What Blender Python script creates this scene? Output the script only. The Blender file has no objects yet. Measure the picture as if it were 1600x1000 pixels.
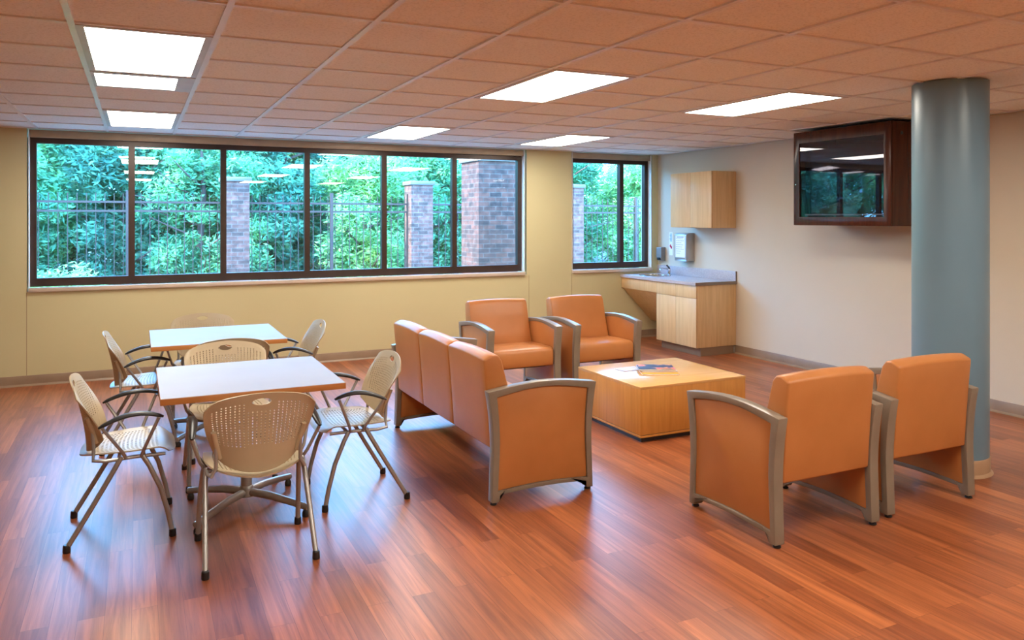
import bpy, bmesh, math, random
from mathutils import Vector, Matrix
PI = math.pi
random.seed(7)
S = bpy.context.scene
COL = S.collection

# ------------------------------------------------------------------ camera, world, sun, exposure
cam_data = bpy.data.cameras.new('camera')
cam = bpy.data.objects.new('camera', cam_data); COL.objects.link(cam)
cam.location = (0, 0, 1.611)
cam.rotation_euler = (PI / 2, 0, -0.4481)
cam_data.sensor_width = 36.0
cam_data.lens = 1218.7 / 1600 * 36
cam_data.shift_y = -(500 - 341.6) / 1600
cam_data.clip_end = 300
S.camera = cam

world = bpy.data.worlds.new('world'); S.world = world; world.use_nodes = True
wn = world.node_tree.nodes; wl = world.node_tree.links
for n in list(wn): wn.remove(n)
w_out = wn.new('ShaderNodeOutputWorld'); w_bg = wn.new('ShaderNodeBackground')
w_tc = wn.new('ShaderNodeTexCoord'); w_sep = wn.new('ShaderNodeSeparateXYZ'); w_ramp = wn.new('ShaderNodeValToRGB')
wl.new(w_tc.outputs['Generated'], w_sep.inputs[0]); wl.new(w_sep.outputs[2], w_ramp.inputs[0])
w_ramp.color_ramp.elements[0].position = 0.0; w_ramp.color_ramp.elements[0].color = (0.19, 0.50, 1.0, 1)
w_ramp.color_ramp.elements[1].position = 0.6; w_ramp.color_ramp.elements[1].color = (0.17, 0.43, 1.0, 1)
wl.new(w_ramp.outputs[0], w_bg.inputs[0]); wl.new(w_bg.outputs[0], w_out.inputs[0])
w_bg.inputs[1].default_value = 19.0

sun_d = bpy.data.lights.new('sun', 'SUN'); sun = bpy.data.objects.new('sun', sun_d); COL.objects.link(sun)
sun_d.energy = 13.0; sun_d.angle = 0.05; sun_d.color = (1.0, 0.95, 0.80)
sun.location = (-6, -6, 20)
sun.rotation_euler = Vector((0.90, 0.10, -0.60)).to_track_quat('-Z', 'Y').to_euler()

LAMP = 17.0                                   # brightness of the ceiling light diffusers
LAMP_COL = (1.0, 0.92, 0.79)
S.view_settings.view_transform = 'Standard'
S.view_settings.look = 'None'
S.view_settings.exposure = 0.32
S.view_settings.gamma = 1.0
S.view_settings.use_curve_mapping = False
S.cycles.max_bounces = 10
S.cycles.diffuse_bounces = 5
S.cycles.transparent_max_bounces = 24
S.cycles.sample_clamp_indirect = 8.0
S.cycles.caustics_reflective = False
S.cycles.caustics_refractive = False

# ------------------------------------------------------------------ room numbers
WY = 8.80            # window wall
RX = 6.46            # right wall
LX = -4.6            # left wall (out of frame)
FY = -4.2            # wall behind the camera
CZ = 2.484           # ceiling
T = 0.6096
GX, GY = -0.266, 3.368   # ceiling grid origin

# ------------------------------------------------------------------ materials
def mat(name):
    m = bpy.data.materials.new(name); m.use_nodes = True
    nt = m.node_tree; b = nt.nodes['Principled BSDF']
    return m, nt, b
def nd(nt, t, **kw):
    n = nt.nodes.new(t)
    for k, v in kw.items():
        if k in n.inputs.keys(): n.inputs[k].default_value = v
        else: setattr(n, k, v)
    return n
def coords(nt, scale=(1, 1, 1), rot=(0, 0, 0), loc=(0, 0, 0)):
    tc = nd(nt, 'ShaderNodeTexCoord'); mp = nd(nt, 'ShaderNodeMapping')
    mp.inputs['Scale'].default_value = scale; mp.inputs['Rotation'].default_value = rot; mp.inputs['Location'].default_value = loc
    nt.links.new(tc.outputs['Object'], mp.inputs[0]); return mp.outputs[0]
def c4(c): return (c[0], c[1], c[2], 1)
def varied(name, c1, c2, rough=0.5, scale=(6, 6, 6), metallic=0.0, bump=0.0, bscale=200, detail=3, spec=0.5, coat=0.0):
    m, nt, b = mat(name)
    v = coords(nt, scale)
    n = nd(nt, 'ShaderNodeTexNoise'); n.inputs['Scale'].default_value = 1.0; n.inputs['Detail'].default_value = detail
    nt.links.new(v, n.inputs['Vector'])
    r = nd(nt, 'ShaderNodeValToRGB'); r.color_ramp.elements[0].color = c4(c1); r.color_ramp.elements[1].color = c4(c2)
    r.color_ramp.elements[0].position = 0.3; r.color_ramp.elements[1].position = 0.7
    nt.links.new(n.outputs[0], r.inputs[0]); nt.links.new(r.outputs[0], b.inputs['Base Color'])
    b.inputs['Roughness'].default_value = rough; b.inputs['Metallic'].default_value = metallic
    b.inputs['Specular IOR Level'].default_value = spec; b.inputs['Coat Weight'].default_value = coat
    if bump:
        n2 = nd(nt, 'ShaderNodeTexNoise'); n2.inputs['Scale'].default_value = bscale; n2.inputs['Detail'].default_value = 4
        tc = nd(nt, 'ShaderNodeTexCoord'); nt.links.new(tc.outputs['Object'], n2.inputs['Vector'])
        bp = nd(nt, 'ShaderNodeBump'); bp.inputs['Strength'].default_value = bump; bp.inputs['Distance'].default_value = 0.004
        nt.links.new(n2.outputs[0], bp.inputs['Height']); nt.links.new(bp.outputs[0], b.inputs['Normal'])
    return m

def floor_material():
    m, nt, b = mat('wood_floor'); L = nt.links
    v = coords(nt, (1, 1, 1), (0, 0, PI / 2), (0.03, 0.02, 0))
    br = nd(nt, 'ShaderNodeTexBrick'); br.offset = 0.37; br.offset_frequency = 2; br.squash = 1.0
    br.inputs['Scale'].default_value = 1.0; br.inputs['Brick Width'].default_value = 1.05; br.inputs['Row Height'].default_value = 0.098
    br.inputs['Mortar Size'].default_value = 0.0008; br.inputs['Mortar Smooth'].default_value = 0.2; br.inputs['Bias'].default_value = 0.0
    br.inputs['Color1'].default_value = (0.245, 0.066, 0.024, 1); br.inputs['Color2'].default_value = (0.43, 0.135, 0.046, 1); br.inputs['Mortar'].default_value = (0.15, 0.038, 0.016, 1)
    L.new(v, br.inputs['Vector'])
    br2 = nd(nt, 'ShaderNodeTexBrick'); br2.offset = 0.37; br2.offset_frequency = 2
    for k in ('Scale', 'Brick Width', 'Row Height'): br2.inputs[k].default_value = br.inputs[k].default_value
    br2.inputs['Mortar Size'].default_value = 0.0
    br2.inputs['Color1'].default_value = (0, 0, 0, 1); br2.inputs['Color2'].default_value = (9, 9, 9, 1)
    L.new(v, br2.inputs['Vector'])
    # grain: long streaks that differ from plank to plank
    v2 = coords(nt, (34, 1.6, 1)); add = nd(nt, 'ShaderNodeVectorMath', operation='ADD')
    L.new(v2, add.inputs[0]); L.new(br2.outputs['Color'], add.inputs[1])
    g = nd(nt, 'ShaderNodeTexNoise'); g.inputs['Scale'].default_value = 1.0; g.inputs['Detail'].default_value = 6; g.inputs['Roughness'].default_value = 0.62; g.inputs['Distortion'].default_value = 0.6
    L.new(add.outputs[0], g.inputs['Vector'])
    gr = nd(nt, 'ShaderNodeValToRGB'); gr.color_ramp.elements[0].position = 0.32; gr.color_ramp.elements[0].color = (0.58, 0.52, 0.5, 1)
    gr.color_ramp.elements[1].position = 0.68; gr.color_ramp.elements[1].color = (1.22, 1.25, 1.25, 1)
    L.new(g.outputs[0], gr.inputs[0])
    mx = nd(nt, 'ShaderNodeMix', data_type='RGBA', blend_type='MULTIPLY'); mx.inputs[0].default_value = 1.0
    L.new(br.outputs['Color'], mx.inputs[6]); L.new(gr.outputs[0], mx.inputs[7])
    L.new(mx.outputs[2], b.inputs['Base Color'])
    rn = nd(nt, 'ShaderNodeTexNoise'); rn.inputs['Scale'].default_value = 2.2; rn.inputs['Detail'].default_value = 5
    tc = nd(nt, 'ShaderNodeTexCoord'); L.new(tc.outputs['Object'], rn.inputs['Vector'])
    mr = nd(nt, 'ShaderNodeMapRange'); mr.inputs[3].default_value = 0.31; mr.inputs[4].default_value = 0.37
    L.new(rn.outputs[0], mr.inputs[0]); L.new(mr.outputs[0], b.inputs['Roughness'])
    b.inputs['Specular IOR Level'].default_value = 0.55
    bp = nd(nt, 'ShaderNodeBump'); bp.inputs['Strength'].default_value = 0.12; bp.inputs['Distance'].default_value = 0.002
    L.new(g.outputs[0], bp.inputs['Height']); L.new(bp.outputs[0], b.inputs['Normal'])
    return m

def wood(name, c1, c2, rough=0.35, axis='z', freq=1.0, spec=0.5):
    m, nt, b = mat(name); L = nt.links
    sc = {'z': (26, 26, 1.6), 'x': (1.6, 26, 26), 'y': (26, 1.6, 26)}[axis]
    v = coords(nt, tuple(k * freq for k in sc))
    g = nd(nt, 'ShaderNodeTexNoise'); g.inputs['Scale'].default_value = 1.0; g.inputs['Detail'].default_value = 7; g.inputs['Roughness'].default_value = 0.6; g.inputs['Distortion'].default_value = 0.8
    L.new(v, g.inputs['Vector'])
    r = nd(nt, 'ShaderNodeValToRGB'); r.color_ramp.elements[0].position = 0.28; r.color_ramp.elements[0].color = c4(c1)
    r.color_ramp.elements[1].position = 0.72; r.color_ramp.elements[1].color = c4(c2)
    L.new(g.outputs[0], r.inputs[0]); L.new(r.outputs[0], b.inputs['Base Color'])
    b.inputs['Roughness'].default_value = rough; b.inputs['Specular IOR Level'].default_value = spec
    return m

def ceiling_material():
    m, nt, b = mat('ceiling_tile'); L = nt.links
    tc = nd(nt, 'ShaderNodeTexCoord')
    n = nd(nt, 'ShaderNodeTexNoise'); n.inputs['Scale'].default_value = 75; n.inputs['Detail'].default_value = 3; n.inputs['Roughness'].default_value = 0.75
    L.new(tc.outputs['Object'], n.inputs['Vector'])
    r = nd(nt, 'ShaderNodeValToRGB'); e = r.color_ramp.elements
    e[0].position = 0.36; e[0].color = (0.76, 0.80, 0.80, 1); e[1].position = 0.50; e[1].color = (0.90, 0.94, 0.95, 1)
    L.new(n.outputs[0], r.inputs[0]); L.new(r.outputs[0], b.inputs['Base Color'])
    b.inputs['Roughness'].default_value = 0.9; b.inputs['Specular IOR Level'].default_value = 0.2
    bp = nd(nt, 'ShaderNodeBump'); bp.inputs['Strength'].default_value = 0.5; bp.inputs['Distance'].default_value = 0.003
    L.new(n.outputs[0], bp.inputs['Height']); L.new(bp.outputs[0], b.inputs['Normal'])
    return m

def brick_material(name, ca, cb, mortar):
    m, nt, b = mat(name); L = nt.links
    tc = nd(nt, 'ShaderNodeTexCoord'); geo = nd(nt, 'ShaderNodeNewGeometry')
    sp = nd(nt, 'ShaderNodeSeparateXYZ'); L.new(tc.outputs['Object'], sp.inputs[0])
    add = nd(nt, 'ShaderNodeMath', operation='ADD'); L.new(sp.outputs[0], add.inputs[0]); L.new(sp.outputs[1], add.inputs[1])
    cb_ = nd(nt, 'ShaderNodeCombineXYZ'); L.new(add.outputs[0], cb_.inputs[0]); L.new(sp.outputs[2], cb_.inputs[1])
    br = nd(nt, 'ShaderNodeTexBrick'); br.inputs['Scale'].default_value = 1.0
    br.inputs['Brick Width'].default_value = 0.205; br.inputs['Row Height'].default_value = 0.072; br.inputs['Mortar Size'].default_value = 0.006
    br.inputs['Color1'].default_value = c4(ca); br.inputs['Color2'].default_value = c4(cb); br.inputs['Mortar'].default_value = c4(mortar); br.inputs['Bias'].default_value = -0.15
    L.new(cb_.outputs[0], br.inputs['Vector'])
    n = nd(nt, 'ShaderNodeTexNoise'); n.inputs['Scale'].default_value = 9; n.inputs['Detail'].default_value = 5; L.new(tc.outputs['Object'], n.inputs['Vector'])
    r = nd(nt, 'ShaderNodeValToRGB'); r.color_ramp.elements[0].position = 0.35; r.color_ramp.elements[0].color = (0.6, 0.6, 0.62, 1); r.color_ramp.elements[1].position = 0.65; r.color_ramp.elements[1].color = (1.25, 1.25, 1.3, 1)
    L.new(n.outputs[0], r.inputs[0])
    mx = nd(nt, 'ShaderNodeMix', data_type='RGBA', blend_type='MULTIPLY'); mx.inputs[0].default_value = 1.0
    L.new(br.outputs['Color'], mx.inputs[6]); L.new(r.outputs[0], mx.inputs[7]); L.new(mx.outputs[2], b.inputs['Base Color'])
    b.inputs['Roughness'].default_value = 0.85
    return m

def leaf_material(name, dark, mid, light):
    m = bpy.data.materials.new(name); m.use_nodes = True; nt = m.node_tree; L = nt.links
    for n in list(nt.nodes): nt.nodes.remove(n)
    out = nd(nt, 'ShaderNodeOutputMaterial'); tc = nd(nt, 'ShaderNodeTexCoord')
    n = nd(nt, 'ShaderNodeTexNoise'); n.inputs['Scale'].default_value = 2.4; n.inputs['Detail'].default_value = 8; n.inputs['Roughness'].default_value = 0.75
    L.new(tc.outputs['Object'], n.inputs['Vector'])
    r = nd(nt, 'ShaderNodeValToRGB'); e = r.color_ramp.elements
    e[0].position = 0.36; e[0].color = c4(dark); e[1].position = 0.64; e[1].color = c4(light); k = e.new(0.5); k.color = c4(mid)
    L.new(n.outputs[0], r.inputs[0])
    d = nd(nt, 'ShaderNodeBsdfDiffuse'); t = nd(nt, 'ShaderNodeBsdfTranslucent'); mx = nd(nt, 'ShaderNodeMixShader'); mx.inputs[0].default_value = 0.4
    L.new(r.outputs[0], d.inputs[0]); L.new(r.outputs[0], t.inputs[0]); L.new(d.outputs[0], mx.inputs[1]); L.new(t.outputs[0], mx.inputs[2]); L.new(mx.outputs[0], out.inputs[0])
    return m

def glass_material(name, tint, f0=0.055, k=0.6, rough=0.0):
    m = bpy.data.materials.new(name); m.use_nodes = True; nt = m.node_tree; L = nt.links
    for n in list(nt.nodes): nt.nodes.remove(n)
    out = nd(nt, 'ShaderNodeOutputMaterial'); lw = nd(nt, 'ShaderNodeLayerWeight'); lw.inputs[0].default_value = 0.5
    p = nd(nt, 'ShaderNodeMath', operation='POWER'); p.inputs[1].default_value = 4.0; L.new(lw.outputs['Facing'], p.inputs[0])
    ma = nd(nt, 'ShaderNodeMath', operation='MULTIPLY_ADD'); ma.inputs[1].default_value = k; ma.inputs[2].default_value = f0; L.new(p.outputs[0], ma.inputs[0])
    tr = nd(nt, 'ShaderNodeBsdfTransparent'); tr.inputs[0].default_value = c4(tint)
    gl = nd(nt, 'ShaderNodeBsdfGlossy'); gl.inputs['Roughness'].default_value = rough; gl.inputs['Color'].default_value = (1, 1, 1, 1)
    mx = nd(nt, 'ShaderNodeMixShader'); L.new(ma.outputs[0], mx.inputs[0]); L.new(tr.outputs[0], mx.inputs[1]); L.new(gl.outputs[0], mx.inputs[2]); L.new(mx.outputs[0], out.inputs[0])
    return m

def emit_material(name, col, strength):
    m = bpy.data.materials.new(name); m.use_nodes = True; nt = m.node_tree; L = nt.links
    for n in list(nt.nodes): nt.nodes.remove(n)
    out = nd(nt, 'ShaderNodeOutputMaterial'); e = nd(nt, 'ShaderNodeEmission'); e.inputs[0].default_value = c4(col); e.inputs[1].default_value = strength
    L.new(e.outputs[0], out.inputs[0]); return m

M = {}
M['floor'] = floor_material()
M['ceiling'] = ceiling_material()
M['grid'] = varied('grid_paint', (0.76, 0.77, 0.78), (0.82, 0.83, 0.84), 0.36, spec=0.6)
M['wall_back'] = varied('wall_paint_yellow', (0.56, 0.50, 0.285), (0.585, 0.525, 0.305), 0.6, (1.5, 1.5, 1.5), bump=0.05, bscale=350)
M['wall_right'] = varied('wall_paint_cream', (0.61, 0.54, 0.43), (0.64, 0.57, 0.455), 0.55, (1.5, 1.5, 1.5), bump=0.05, bscale=350)
M['jamb'] = varied('jamb_paint', (0.80, 0.78, 0.72), (0.84, 0.82, 0.76), 0.5)
M['base'] = varied('vinyl_base', (0.25, 0.165, 0.105), (0.29, 0.195, 0.125), 0.4)
M['band'] = varied('column_base', (0.42, 0.27, 0.16), (0.46, 0.30, 0.18), 0.4)
M['groove'] = varied('groove', (0.30, 0.22, 0.12), (0.34, 0.25, 0.14), 0.8)
M['column'] = varied('column_paint', (0.145, 0.245, 0.325), (0.155, 0.26, 0.34), 0.33, (2, 2, 2))
M['frame_dark'] = varied('bronze_frame', (0.045, 0.026, 0.02), (0.06, 0.036, 0.028), 0.35, metallic=0.3)
M['sill'] = varied('sill_stone', (0.55, 0.45, 0.36), (0.62, 0.51, 0.41), 0.3)
M['blind'] = varied('blind_rail', (0.40, 0.31, 0.2), (0.46, 0.36, 0.24), 0.35)
M['glass'] = glass_material('window_glass', (0.88, 0.99, 0.96), 0.04, 0.5)
M['lamp'] = emit_material('lamp_diffuser', LAMP_COL, LAMP)
M['lamp_frame'] = varied('lamp_frame', (0.55, 0.52, 0.5), (0.62, 0.6, 0.57), 0.4)
M['shell'] = varied('beige_plastic', (0.43, 0.345, 0.225), (0.47, 0.38, 0.25), 0.38)
M['steel'] = varied('silver_tube', (0.32, 0.315, 0.305), (0.40, 0.395, 0.38), 0.30, metallic=0.5)
M['black'] = varied('black_plastic', (0.012, 0.012, 0.013), (0.02, 0.02, 0.021), 0.35)
M['top'] = varied('white_laminate', (0.325, 0.29, 0.295), (0.35, 0.315, 0.32), 0.45, (3, 3, 3), spec=0.16)
M['edge'] = wood('edge_band', (0.42, 0.155, 0.04), (0.56, 0.235, 0.07), 0.35, 'x')
M['leather'] = varied('orange_vinyl', (0.45, 0.172, 0.050), (0.50, 0.196, 0.061), 0.36, (5, 5, 5), bump=0.12, bscale=260, spec=0.45)
M['taupe'] = varied('taupe_frame', (0.215, 0.175, 0.13), (0.245, 0.20, 0.15), 0.30, (8, 8, 8), spec=0.5)
M['maple'] = wood('maple', (0.62, 0.40, 0.19), (0.76, 0.53, 0.27), 0.40, 'z', spec=0.7)
M['maple_top'] = wood('maple_top', (0.60, 0.33, 0.11), (0.70, 0.40, 0.15), 0.22, 'x')
M['maple_dark'] = wood('maple_side', (0.50, 0.215, 0.045), (0.64, 0.30, 0.07), 0.34, 'z')
M['counter'] = varied('counter_laminate', (0.42, 0.38, 0.40), (0.52, 0.475, 0.49), 0.24, (60, 60, 60), detail=6)
M['counter_edge'] = varied('counter_edge', (0.20, 0.155, 0.12), (0.24, 0.19, 0.15), 0.4)
M['mahogany'] = wood('mahogany', (0.040, 0.009, 0.006), (0.085, 0.020, 0.010), 0.22, 'z')
M['screen'] = varied('screen_black', (0.012, 0.012, 0.015), (0.014, 0.014, 0.018), 0.05, spec=0.6)
M['tv_glass'] = glass_material('cabinet_glass', (0.8, 0.8, 0.85), 0.045, 0.6)
M['chrome'] = varied('chrome', (0.6, 0.6, 0.62), (0.7, 0.7, 0.72), 0.12, metallic=1.0)
M['brushed'] = varied('brushed_steel', (0.42, 0.40, 0.38), (0.52, 0.50, 0.48), 0.35, metallic=0.85)
M['grey_plastic'] = varied('grey_plastic', (0.20, 0.19, 0.19), (0.24, 0.23, 0.23), 0.35)
M['paper'] = varied('paper', (0.80, 0.80, 0.82), (0.86, 0.86, 0.88), 0.6)
M['ink'] = varied('blue_ink', (0.22, 0.24, 0.40), (0.30, 0.32, 0.48), 0.6)
M['teal_ink'] = varied('teal_ink', (0.10, 0.32, 0.42), (0.16, 0.40, 0.50), 0.6)
M['red'] = varied('red_ink', (0.55, 0.02, 0.05), (0.65, 0.04, 0.07), 0.5)
M['brick'] = brick_material('pier_brick', (0.17, 0.055, 0.036), (0.05, 0.027, 0.023), (0.14, 0.085, 0.066))
M['brick_light'] = brick_material('pillar_brick', (0.25, 0.085, 0.06), (0.08, 0.042, 0.034), (0.22, 0.135, 0.105))
M['stone'] = varied('cap_stone', (0.17, 0.12, 0.10), (0.21, 0.15, 0.125), 0.8)
M['iron'] = varied('fence_iron', (0.075, 0.034, 0.028), (0.095, 0.045, 0.036), 0.6)
M['ground'] = varied('ground_cover', (0.08, 0.10, 0.09), (0.18, 0.18, 0.19), 0.9, (1.3, 1.3, 1.3), detail=8)
M['trunk'] = varied('bark', (0.12, 0.06, 0.055), (0.22, 0.12, 0.10), 0.9)
M['roof'] = varied('roof_panel', (0.7, 0.7, 0.7), (0.75, 0.75, 0.75), 0.8)
M['leaf_a'] = leaf_material('leaf_green', (0.10, 0.27, 0.18), (0.19, 0.46, 0.25), (0.42, 0.70, 0.28))  # dark tones of all three leaf colours raised to imitate haze
M['leaf_b'] = leaf_material('leaf_teal', (0.09, 0.25, 0.20), (0.17, 0.40, 0.27), (0.33, 0.60, 0.32))
M['leaf_c'] = leaf_material('leaf_light', (0.13, 0.31, 0.17), (0.30, 0.55, 0.24), (0.60, 0.78, 0.28))

# ------------------------------------------------------------------ mesh helpers
class MB:
    def __init__(s): s.v = []; s.f = []; s.mi = []
    def add(s, vs, fs, mi=0):
        o = len(s.v); s.v += [tuple(p) for p in vs]; s.f += [tuple(i + o for i in f) for f in fs]; s.mi += [mi] * len(fs); return s
    def box(s, x0, y0, z0, x1, y1, z1, mi=0):
        vs = [(x, y, z) for z in (z0, z1) for y in (y0, y1) for x in (x0, x1)]
        return s.add(vs, [(0, 2, 3, 1), (4, 5, 7, 6), (0, 1, 5, 4), (2, 6, 7, 3), (0, 4, 6, 2), (1, 3, 7, 5)], mi)
    def tube(s, pts, r, n=12, mi=0, r2=None, ry=1.0):
        pts = [Vector(p) for p in pts]; k = len(pts); vs = []; fs = []
        rs = r if isinstance(r, (list, tuple)) else [r + ((r2 if r2 is not None else r) - r) * i / max(1, k - 1) for i in range(k)]
        ref = Vector((0, 0, 1)); d0 = (pts[1] - pts[0]).normalized()
        if abs(d0.z) > 0.92: ref = Vector((1, 0, 0))
        prev = None
        for i, p in enumerate(pts):
            d = (pts[min(i + 1, k - 1)] - pts[max(i - 1, 0)]).normalized()
            if prev is None: a = d.cross(ref).normalized()
            else: a = (prev - d * prev.dot(d)).normalized()
            prev = a; b = d.cross(a).normalized()
            for j in range(n):
                t = 2 * PI * j / n; vs.append(p + (a * math.cos(t) + b * math.sin(t) * ry) * rs[i])
        for i in range(k - 1):
            for j in range(n):
                fs.append((i * n + j, i * n + (j + 1) % n, (i + 1) * n + (j + 1) % n, (i + 1) * n + j))
        fs.append(tuple(reversed(range(n)))); fs.append(tuple((k - 1) * n + j for j in range(n)))
        return s.add(vs, fs, mi)
    def prism(s, poly, a0, a1, axis='x', mi=0):
        """poly: list of 2-D points in the plane across AXIS, extruded from a0 to a1"""
        n = len(poly)
        def P(a, q): return {'x': (a, q[0], q[1]), 'y': (q[0], a, q[1]), 'z': (q[0], q[1], a)}[axis]
        vs = [P(a0, q) for q in poly] + [P(a1, q) for q in poly]
        fs = [tuple(range(n)), tuple(reversed(range(n, 2 * n)))] + [(i, i + n, (i + 1) % n + n, (i + 1) % n) for i in range(n)]
        return s.add(vs, fs, mi)
    def ring(s, outer, inner, a0, a1, axis='x', mi=0):
        """closed frame between two outlines with the same number of points"""
        n = len(outer)
        def P(a, q): return {'x': (a, q[0], q[1]), 'y': (q[0], a, q[1]), 'z': (q[0], q[1], a)}[axis]
        vs = [P(a0, q) for q in outer] + [P(a0, q) for q in inner] + [P(a1, q) for q in outer] + [P(a1, q) for q in inner]
        fs = []
        for i in range(n):
            j = (i + 1) % n
            fs += [(i, j, n + j, n + i), (2 * n + i, 3 * n + i, 3 * n + j, 2 * n + j), (i, 2 * n + i, 2 * n + j, j), (n + i, n + j, 3 * n + j, 3 * n + i)]
        return s.add(vs, fs, mi)
    def lathe(s, prof, n=24, cx=0, cy=0, mi=0, sx=1.0, sy=1.0):
        vs = []; fs = []; k = len(prof)
        for r, z in prof:
            for j in range(n):
                t = 2 * PI * j / n; vs.append((cx + r * sx * math.cos(t), cy + r * sy * math.sin(t), z))
        for i in range(k - 1):
            for j in range(n): fs.append((i * n + j, i * n + (j + 1) % n, (i + 1) * n + (j + 1) % n, (i + 1) * n + j))
        fs.append(tuple(reversed(range(n)))); fs.append(tuple((k - 1) * n + j for j in range(n)))
        return s.add(vs, fs, mi)
    def build(s, name, mats, parent=None, bevel=0.0, seg=2, smooth=True, angle=35, recalc=True):
        me = bpy.data.meshes.new(name); me.from_pydata(s.v, [], s.f)
        for m in (mats if isinstance(mats, (list, tuple)) else [mats]): me.materials.append(m)
        for p, i in zip(me.polygons, s.mi): p.material_index = i
        bm = bmesh.new(); bm.from_mesh(me)
        if recalc: bmesh.ops.recalc_face_normals(bm, faces=bm.faces)
        if bevel > 0:
            es = [e for e in bm.edges if len(e.link_faces) == 2 and e.calc_face_angle(0) > math.radians(28)]
            bmesh.ops.bevel(bm, geom=es, offset=bevel, segments=seg, profile=0.5, affect='EDGES', clamp_overlap=True)
        bm.to_mesh(me); bm.free()
        if smooth:
            me.shade_smooth(); me.set_sharp_from_angle(angle=math.radians(angle))
        o = bpy.data.objects.new(name, me); COL.objects.link(o)
        if parent: o.parent = parent
        return o

def tag(o, label=None, cat=None, group=None, kind=None):
    if label: o['label'] = label
    if cat: o['category'] = cat
    if group: o['group'] = group
    if kind: o['kind'] = kind
    return o
def empty(name, loc=(0, 0, 0), rz=0):
    o = bpy.data.objects.new(name, None); COL.objects.link(o); o.location = loc; o.rotation_euler = (0, 0, rz)
    o.empty_display_size = 0.1
    return o
def copy_tree(o, parent=None):
    c = o.copy(); COL.objects.link(c)
    if parent is not None: c.parent = parent
    for ch in list(o.children): copy_tree(ch, c)
    return c

# ------------------------------------------------------------------ the setting
tag(MB().box(LX, FY, -0.12, RX, WY, 0).build('floor', M['floor']), kind='structure')

# ceiling slab and its grid of tees
ceil = tag(MB().box(LX, FY, CZ + 0.006, RX, WY, CZ + 0.2).build('ceiling', M['ceiling']), kind='structure')
g = MB()
i0 = math.ceil((LX - GX) / T); i1 = math.floor((RX - GX) / T)
j0 = math.ceil((FY - GY) / T); j1 = math.floor((WY - GY) / T)
for i in range(i0, i1 + 1):
    x = GX + i * T; g.box(x - 0.014, FY, CZ - 0.003, x + 0.014, WY, CZ + 0.0065)
for j in range(j0, j1 + 1):
    y = GY + j * T; g.box(LX, y - 0.012, CZ - 0.0025, RX, y + 0.012, CZ + 0.0065)
for (a, b, c, d) in ((LX, WY - 0.022, RX, WY), (RX - 0.022, FY, RX, WY)): g.box(a, b, CZ - 0.003, c, d, CZ + 0.0065)
g.build('ceiling_grid', M['grid'], ceil, smooth=False)

# window wall with two openings
W1 = (-0.957, 4.437); W2 = (5.088, 6.36); SZ = 0.905; HZ = 2.484; TH = 0.26
wb = MB()
wb.box(LX, WY, 0, RX + 0.2, WY + TH, SZ)
for a, b in ((LX, W1[0]), (W1[1], W2[0]), (W2[1], RX + 0.2)): wb.box(a, WY, SZ, b, WY + TH, CZ)
wb.box(LX, WY, CZ, RX + 0.2, WY + TH, CZ + 0.2)
tag(wb.build('wall_back', M['wall_back'], smooth=False), kind='structure')
tag(MB().box(RX, FY, 0, RX + 0.2, WY, CZ + 0.2).build('wall_right', M['wall_right'], smooth=False), kind='structure')
tag(MB().box(LX - 0.2, FY, 0, LX, WY + TH, CZ + 0.2).build('wall_left', M['wall_back'], smooth=False), kind='structure')
tag(MB().box(LX - 0.2, FY - 0.2, 0, RX + 0.2, FY, CZ + 0.2).build('wall_front', M['wall_back'], smooth=False), kind='structure')

# vertical reveal lines of the wall panels below and beside the windows
for k, (x, z0, z1) in enumerate(((W1[0] - 0.002, 0.1, SZ - 0.01), (W1[1] + 0.03, 0.1, SZ - 0.01), (W2[0] + 0.002, 0.1, SZ - 0.01))):
    tag(MB().box(x - 0.0025, WY - 0.0012, z0, x + 0.0025, WY + 0.002, z1).build('trim_%d' % (k + 1), M['groove'], smooth=False), kind='structure')

def cove(name, pts_poly, a0, a1, axis, flip=False):
    o = MB().prism(pts_poly, a0, a1, axis).build(name, M['base']); return tag(o, kind='structure')
bh = 0.0995
cove('baseboard_back', [(WY, 0), (WY - 0.028, 0), (WY - 0.020, 0.006), (WY - 0.011, 0.018), (WY - 0.009, bh - 0.006), (WY - 0.006, bh), (WY, bh)], LX, RX - 0.0, 'x')
cove('baseboard_right', [(RX, 0), (RX - 0.028, 0), (RX - 0.020, 0.006), (RX - 0.011, 0.018), (RX - 0.009, bh - 0.006), (RX - 0.006, bh), (RX, bh)], FY, 7.262, 'y')

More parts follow.
